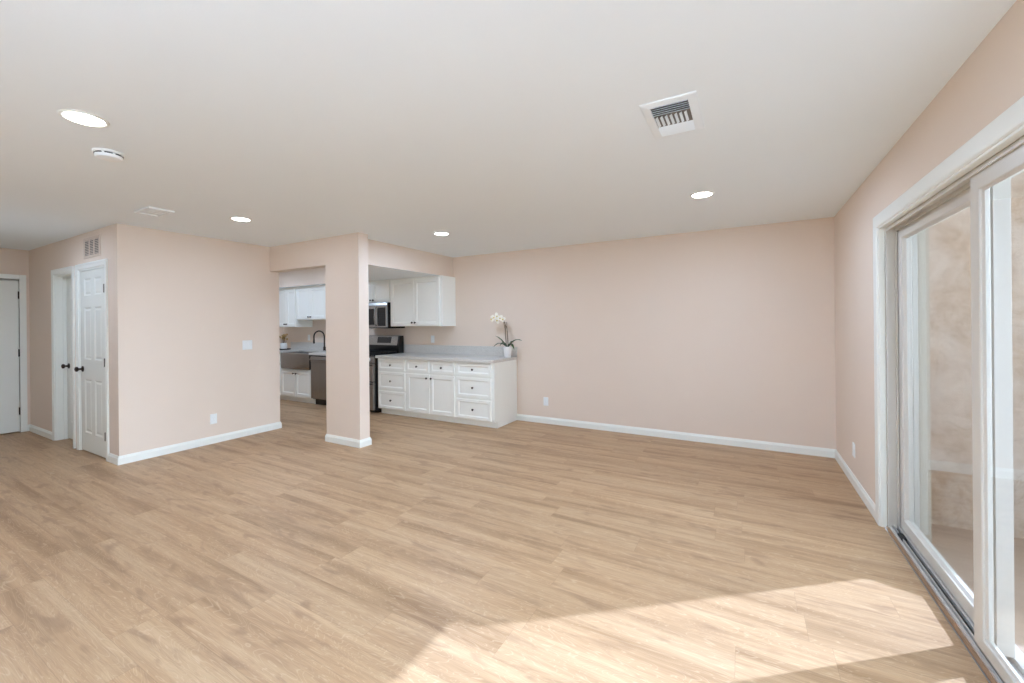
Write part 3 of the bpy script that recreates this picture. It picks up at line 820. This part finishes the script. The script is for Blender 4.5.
def flower(c, face, r, roll):
    """Moth orchid bloom: three sepals, two broad petals, a lip."""
    face = Vector(face).normalized(); u, v = frame_of(face)
    c = Vector(c); bm = B()
    def petal(ang, ln, wd, cup):
        d = u * math.cos(ang) + v * math.sin(ang); s = face.cross(d)
        rows = []
        for i in range(6):
            q = i / 5; w_ = wd * math.sin(math.pi * (.12 + .80 * q)) ** .8
            p = c + d * (ln * q + .003) + face * (cup * q * q)
            rows.append([bm.verts.new(p - s * w_ + face * .002), bm.verts.new(p - face * .002 * (1 - q)), bm.verts.new(p + s * w_ + face * .002), bm.verts.new(p - face * .004)])
        for a, b in zip(rows, rows[1:]): loop_faces(bm, a, b)
        bm.faces.new(rows[0]); bm.faces.new(list(reversed(rows[-1])))
    for k in range(3): petal(roll + k * 2 * math.pi / 3, r * .95, r * .34, -.004)
    for k in (0, 1): petal(roll + math.pi + (1 if k else -1) * math.pi * .40, r * 1.02, r * .52, .006)
    o = obj('bloom', bm, M['petal'], t, smooth=True, auto=80)
    lp = lathe(B(), c - face * .002, [(0, 0), (.009, .002), (.011, .012), (.006, .02), (0, .022)], face + Vector((0, 0, -.35)), 10)
    obj('lip', lp, M['lip'], o, smooth=True, label='yellow lip of the bloom')
for c, fc, r, ro in (((-.235, -.045, .405), (-.5, -1, -.05), .046, .3), ((-.185, -.055, .425), (-.1, -1, .1), .048, 1.2), ((-.135, -.055, .445), (.1, -1, .1), .05, .7), ((-.09, -.05, .415), (.4, -1, 0), .048, 2.1), ((-.145, -.04, .385), (0, -1, -.25), .046, .1), ((-.06, -.03, .40), (.8, -.8, .1), .042, 1.7)):
    flower((ox + c[0], oy + c[1], cz + c[2]), fc, r, ro)

# ------------------------------------------------------------------ dried flowers by the sink
vx, vy = -8.03, 5.0
tag(obj('serving_tray', lathe(B(), (vx, vy, CT1 + .001), [(0, 0), (.115, 0), (.125, .004), (.128, .022), (.122, .022), (.118, .008), (0, .008)], n=28), M['tray'], smooth=True, origin=(vx, vy, CT1)),
    'dark round tray under the vase on the sink counter', 'tray')
vz = CT1 + .010
t = thing('flower_vase', (vx, vy, vz), 'small white vase of dried golden flowers on the dark tray', 'vase')
obj('vase', lathe(B(), (vx, vy, vz), [(0, 0), (.052, 0), (.06, .006), (.066, .06), (.060, .115), (.054, .125), (.050, .125), (.055, .06), (.05, .012), (0, .012)], n=22), M['pot'], t, smooth=True)
for i in range(14):
    a = i * 2.4; r = .03 + .085 * ((i * 7) % 14) / 14; h = .19 + .11 * ((i * 5) % 14) / 14
    top = Vector((vx + r * math.cos(a), vy + r * math.sin(a) * .8, vz + h))
    st = obj('flower_stem', tube(B(), [(vx + .012 * math.cos(a), vy + .012 * math.sin(a), vz + .02), (vx + .5 * r * math.cos(a), vy + .4 * r * math.sin(a), vz + h * .62), top], .0022, 5), M['drystem'], t, smooth=True)
    bm = B()
    bmesh.ops.create_icosphere(bm, subdivisions=2, radius=.017)
    for v in bm.verts: v.co *= 1 + .35 * random.uniform(-1, 1)
    for v in bm.verts: v.co = Vector((v.co.x, v.co.y, v.co.z * 1.25)) + top
    obj('flower_head', bm, M['dry'], st, smooth=True)

# ------------------------------------------------------------------ ceiling fittings
def ceiling_light(x, y, label, watt=5.5):
    t = thing('ceiling_light', (x, y, H), label, 'ceiling light', 'recessed ceiling lights')
    obj('trim_ring', lathe(B(), (x, y, H), [(.093, 0), (.091, -.004), (.082, -.007), (.076, -.005), (.074, 0)], n=40), M['trim'], t, smooth=True)
    obj('diffuser', lathe(B(), (x, y, H), [(.0755, -.002), (.0735, -.0045), (.05, -.0055), (0, -.006)], n=32), M['lamp'], t, smooth=True)
    l = bpy.data.lights.new('lamp_glow', 'AREA'); l.shape = 'DISK'; l.size = .14; l.energy = watt; l.color = (.70, .93, 1.30)
    o = bpy.data.objects.new('lamp_glow', l); COL.objects.link(o); o.parent = t; o.location = (0, 0, -.012)
for x, y, wt, lb in ((-2.89, .776, 3.0, 'large bright recessed ceiling light beside the smoke alarm'), (-4.307, 2.261, 2.2, 'recessed ceiling light over the plain wall with the switch'),
                 (-3.06, 3.803, 5.0, 'recessed ceiling light in front of the kitchen soffit'), (-.306, 3.764, 5.0, 'recessed ceiling light near the plain back wall, beyond the air register')):
    ceiling_light(x, y, lb, wt)
for x, y, wt, lb in ((-.306, .60, 7, 'recessed ceiling light out of view behind the camera near the sliding door'),
                     (-6.2, .86, 3.0, 'recessed ceiling light out of view in the hall'), (-6.25, 4.0, 2.6, 'recessed kitchen ceiling light hidden by the header, nearer the range'), (-7.5, 4.0, 2.6, 'recessed kitchen ceiling light hidden by the header, nearer the sink')):
    ceiling_light(x, y, lb, wt)  # unseen lights added to fill the room, hall and kitchen

# unseen uplight on a stand, added to brighten the ceiling
tx, ty, tz = -.05, -1.80, 1.22
t = thing('torchiere_lamp', (tx, ty, 0), 'white torchiere floor lamp standing out of view behind the camera', 'floor lamp')
obj('base', lathe(B(), (tx, ty, 0), [(0, 0), (.15, 0), (.15, .012), (.03, .03), (0, .03)], n=28), M['trim'], t, smooth=True)
obj('pole', tube(B(), [(tx, ty, .028), (tx, ty, tz - .09)], .012, 10), M['trim'], t, smooth=True)
obj('bowl', lathe(B(), (tx, ty, tz), [(0, -.11), (.08, -.10), (.17, -.05), (.22, .02), (.214, .02), (.165, -.043), (.078, -.09), (0, -.099)], n=36), M['trim'], t, smooth=True)
obj('bulb', lathe(B(), (tx, ty, tz - .05), [(0, .01), (.13, .01), (.13, 0), (0, 0)], n=28), M['lamp'], t, smooth=True)
l = bpy.data.lights.new('lamp_glow', 'AREA'); l.shape = 'DISK'; l.size = .24; l.energy = 42; l.color = (.70, .93, 1.25)
o = bpy.data.objects.new('lamp_glow', l); COL.objects.link(o); o.parent = t; o.location = (0, 0, tz - .02); o.rotation_euler = (math.pi, 0, 0)

t = thing('smoke_alarm', (-3.333, 1.0, H), 'white round smoke alarm on the ceiling beside the brightest lamp', 'smoke alarm')
sx, sy = -3.333, 1.0
obj('base', lathe(B(), (sx, sy, H), [(.072, 0), (.072, -.010), (.066, -.013), (0, -.013)], n=36), M['plastic'], t, smooth=True)
obj('cover', lathe(B(), (sx, sy, H), [(.060, -.0125), (.062, -.020), (.064, -.020), (.064, -.028), (.058, -.036), (.04, -.040), (0, -.041)], n=36), M['plastic'], t, smooth=True)
for k in range(8):
    a = k * math.pi / 4 + .2; bm = B()
    A = []; Bv = []
    for i in range(6):
        b = a + .55 * i / 5
        A.append([bm.verts.new((sx + r * math.cos(b), sy + r * math.sin(b), H - z)) for r, z in ((.0605, .0135), (.0655, .0135), (.0655, .0195), (.0605, .0195))])
    for p, q in zip(A, A[1:]): loop_faces(bm, p, q)
    bm.faces.new(A[0]); bm.faces.new(list(reversed(A[-1])))
    obj('vent_slot', bm, M['slot'], t)

# three-way air register
vx0, vx1, vy0, vy1 = -.442, -.186, 2.062, 2.482
t = thing('air_register', ((vx0 + vx1) / 2, (vy0 + vy1) / 2, H), 'white three way air register with dark slots in the ceiling', 'air vent')
bm = B()
ring_panel(bm, (0, 0, H), (1, 0, 0), (0, 1, 0), (0, 0, -1), vx0, vx1, vy0, vy1, [(0, 0), (0, .003), (.004, .006), (.040, .011), (.042, .010), (.042, .003)], False)
for f in list(bm.faces):
    if len(f.verts) == 4 and all(abs(v.co.z - (H - .003)) < 1e-5 and vx0 + .03 < v.co.x < vx1 - .03 for v in f.verts): bm.faces.remove(f)
obj('frame', bm, M['register'], t)
ix0, ix1, iy0, iy1 = vx0 + .042, vx1 - .042, vy0 + .042, vy1 - .042
obj('duct', box(B(), ix0, ix1, iy0, iy1, H - .0025, H - .0005), M['ductdark'], t)  # plate coloured as the shade behind the blades
def blade(bm, p, q, tilt, wd=.020):
    """Thin angled blade from p to q (xy), leaning by tilt (xy vector)."""
    p, q, tl = Vector((*p, H - .006)), Vector((*q, H - .006)), Vector((*tilt, 0)).normalized()
    a = tl * wd * .65 + Vector((0, 0, -wd * .42)); b = tl * -wd * .15 + Vector((0, 0, wd * .12))
    s = tl.cross((q - p).normalized()); th = Vector((0, 0, .0012))
    v = [bm.verts.new(x) for x in (p + b, q + b, q + a, p + a, p + b + th, q + b + th, q + a + th, p + a + th)]
    for f in ((0, 3, 2, 1), (4, 5, 6, 7), (0, 1, 5, 4), (1, 2, 6, 5), (2, 3, 7, 6), (3, 0, 4, 7)): bm.faces.new([v[i] for i in f])
    return bm
d3_ = (iy1 - iy0) / 3       # three banks: one bank throws each way along Y, the middle one along X
for i in range(5):
    y = iy0 + .012 + i * (d3_ - .01) / 5
    obj('blade', blade(B(), (ix0, y), (ix1, y), (0, -1)), M['register'], t)
for i in range(7):
    x = ix0 + .014 + i * (ix1 - ix0 - .012) / 7
    obj('blade', blade(B(), (x, iy0 + d3_ + .004), (x, iy0 + 2 * d3_ + .002), (-1, 0), .014), M['register'], t)
for i in range(5):
    y = iy1 - .010 - i * (d3_ - .01) / 5
    obj('blade', blade(B(), (ix0, y), (ix1, y), (0, 1)), M['register'], t)

# shallow access panel in the ceiling
t = thing('ceiling_hatch', (-4.665, 1.705, H), 'small flat white cover plate on the ceiling near the hall corner', 'cover plate')
obj('plate', ring_panel(B(), (0, 0, H), (1, 0, 0), (0, 1, 0), (0, 0, -1), -4.815, -4.515, 1.612, 1.80, [(0, 0), (0, .014), (.003, .016), (.022, .017), (.024, .008), (.03, .008)]), M['register'], t)
for i in range(4):
    y = 1.645 + i * .036
    obj('slat', box(B(), -4.78, -4.55, y, y + .02, H - .012, H - .008), M['register'], t, bevel=.001)

# return-air grille over the closet door
t = thing('wall_grille', (-6.19, YH, 2.265), 'cream return air grille on the wall above the closet door', 'air vent')
gx0, gx1, gz0, gz1 = -6.425, -5.955, 2.152, 2.378
bm = B()
ring_panel(bm, (0, YH, 0), (1, 0, 0), (0, 0, 1), (0, -1, 0), gx0, gx1, gz0, gz1, [(0, 0), (0, .006), (.004, .009), (.03, .009), (.032, .003)], False)
obj('frame', bm, M['grille'], t)
for i in (1, 2):
    x = gx0 + .032 + (gx1 - gx0 - .064) * i / 3
    obj('mullion', box(B(), x - .009, x + .009, YH - .009, YH - .003, gz0 + .03, gz1 - .03), M['grille'], t)
obj('duct', box(B(), gx0 + .033, gx1 - .033, YH - .0034, YH - .002, gz0 + .033, gz1 - .033), M['ductdark'], t, label='dark opening behind the louvers')
for i in range(9):
    z = gz0 + .038 + i * (gz1 - gz0 - .07) / 8.6
    bm = prism(B(), [(YH - .0085, z), (YH - .0075, z - .001), (YH - .0040, z + .007), (YH - .0050, z + .008)], 0, gx0 + .032, gx1 - .032)
    obj('louver', bm, M['grille'], t)

# ------------------------------------------------------------------ switches and outlets
def plate_frame(kind, c, nrm, label, w_, h_, toggles=0, group=None):
    n = Vector(nrm); u = Vector((0, 0, 1)).cross(n).normalized(); c = Vector(c)
    t = thing(kind, c, label, 'light switch' if toggles else 'power outlet', group)
    obj('plate', ring_panel(B(), c, u, (0, 0, 1), n, -w_ / 2, w_ / 2, -h_ / 2, h_ / 2, [(0, 0), (0, .003), (.003, .006), (.005, .0065)]), M['plastic'], t)
    def bit(name, du, dz, a, b, d0, d1, mat):
        bm = ring_panel(B(), c + u * du + Vector((0, 0, dz)), u, (0, 0, 1), n, -a, a, -b, b, [(0, d0), (0, d1 - .001), (.0012, d1)])
        obj(name, bm, mat, t)
    if toggles:
        for i in range(toggles):
            du = (i - (toggles - 1) / 2) * .046
            bit('rocker', du, 0, .0165, .033, .0055, .0095, M['plastic'])
    else:
        for dz in (.0195, -.0195):
            bit('socket', 0, dz, .0165, .0135, .0055, .0085, M['plastic'])
            for du in (-.006, .006): bit('slot', du, dz + .002, .0011, .0042, .0075, .0088, M['slot'])
        bit('screw', 0, 0, .003, .003, .0055, .0075, M['alu'])
    return t
plate_frame('light_switch', (XL, 2.965, 1.15), (1, 0, 0), 'white two rocker light switch on the wall before the kitchen opening', .118, .118, 2)
og = 'white wall outlets'
plate_frame('wall_outlet', (XL, 2.572, .29), (1, 0, 0), 'white outlet low on the wall beneath the light switch', .072, .117, group=og)
plate_frame('wall_outlet', (-2.43, YB, .305), (0, -1, 0), 'white outlet low on the back wall beside the cabinet end', .072, .117, group=og)
plate_frame('wall_outlet', (XR, 4.46, .30), (-1, 0, 0), 'white outlet low on the wall by the sliding door', .072, .117, group=og)
plate_frame('wall_outlet', (-4.442, YB, 1.15), (0, -1, 0), 'white outlet above the long counter backsplash', .072, .117, group=og)
plate_frame('wall_outlet', (-7.62, YB, 1.15), (0, -1, 0), 'white outlet above the counter behind the sink', .072, .117, group=og)
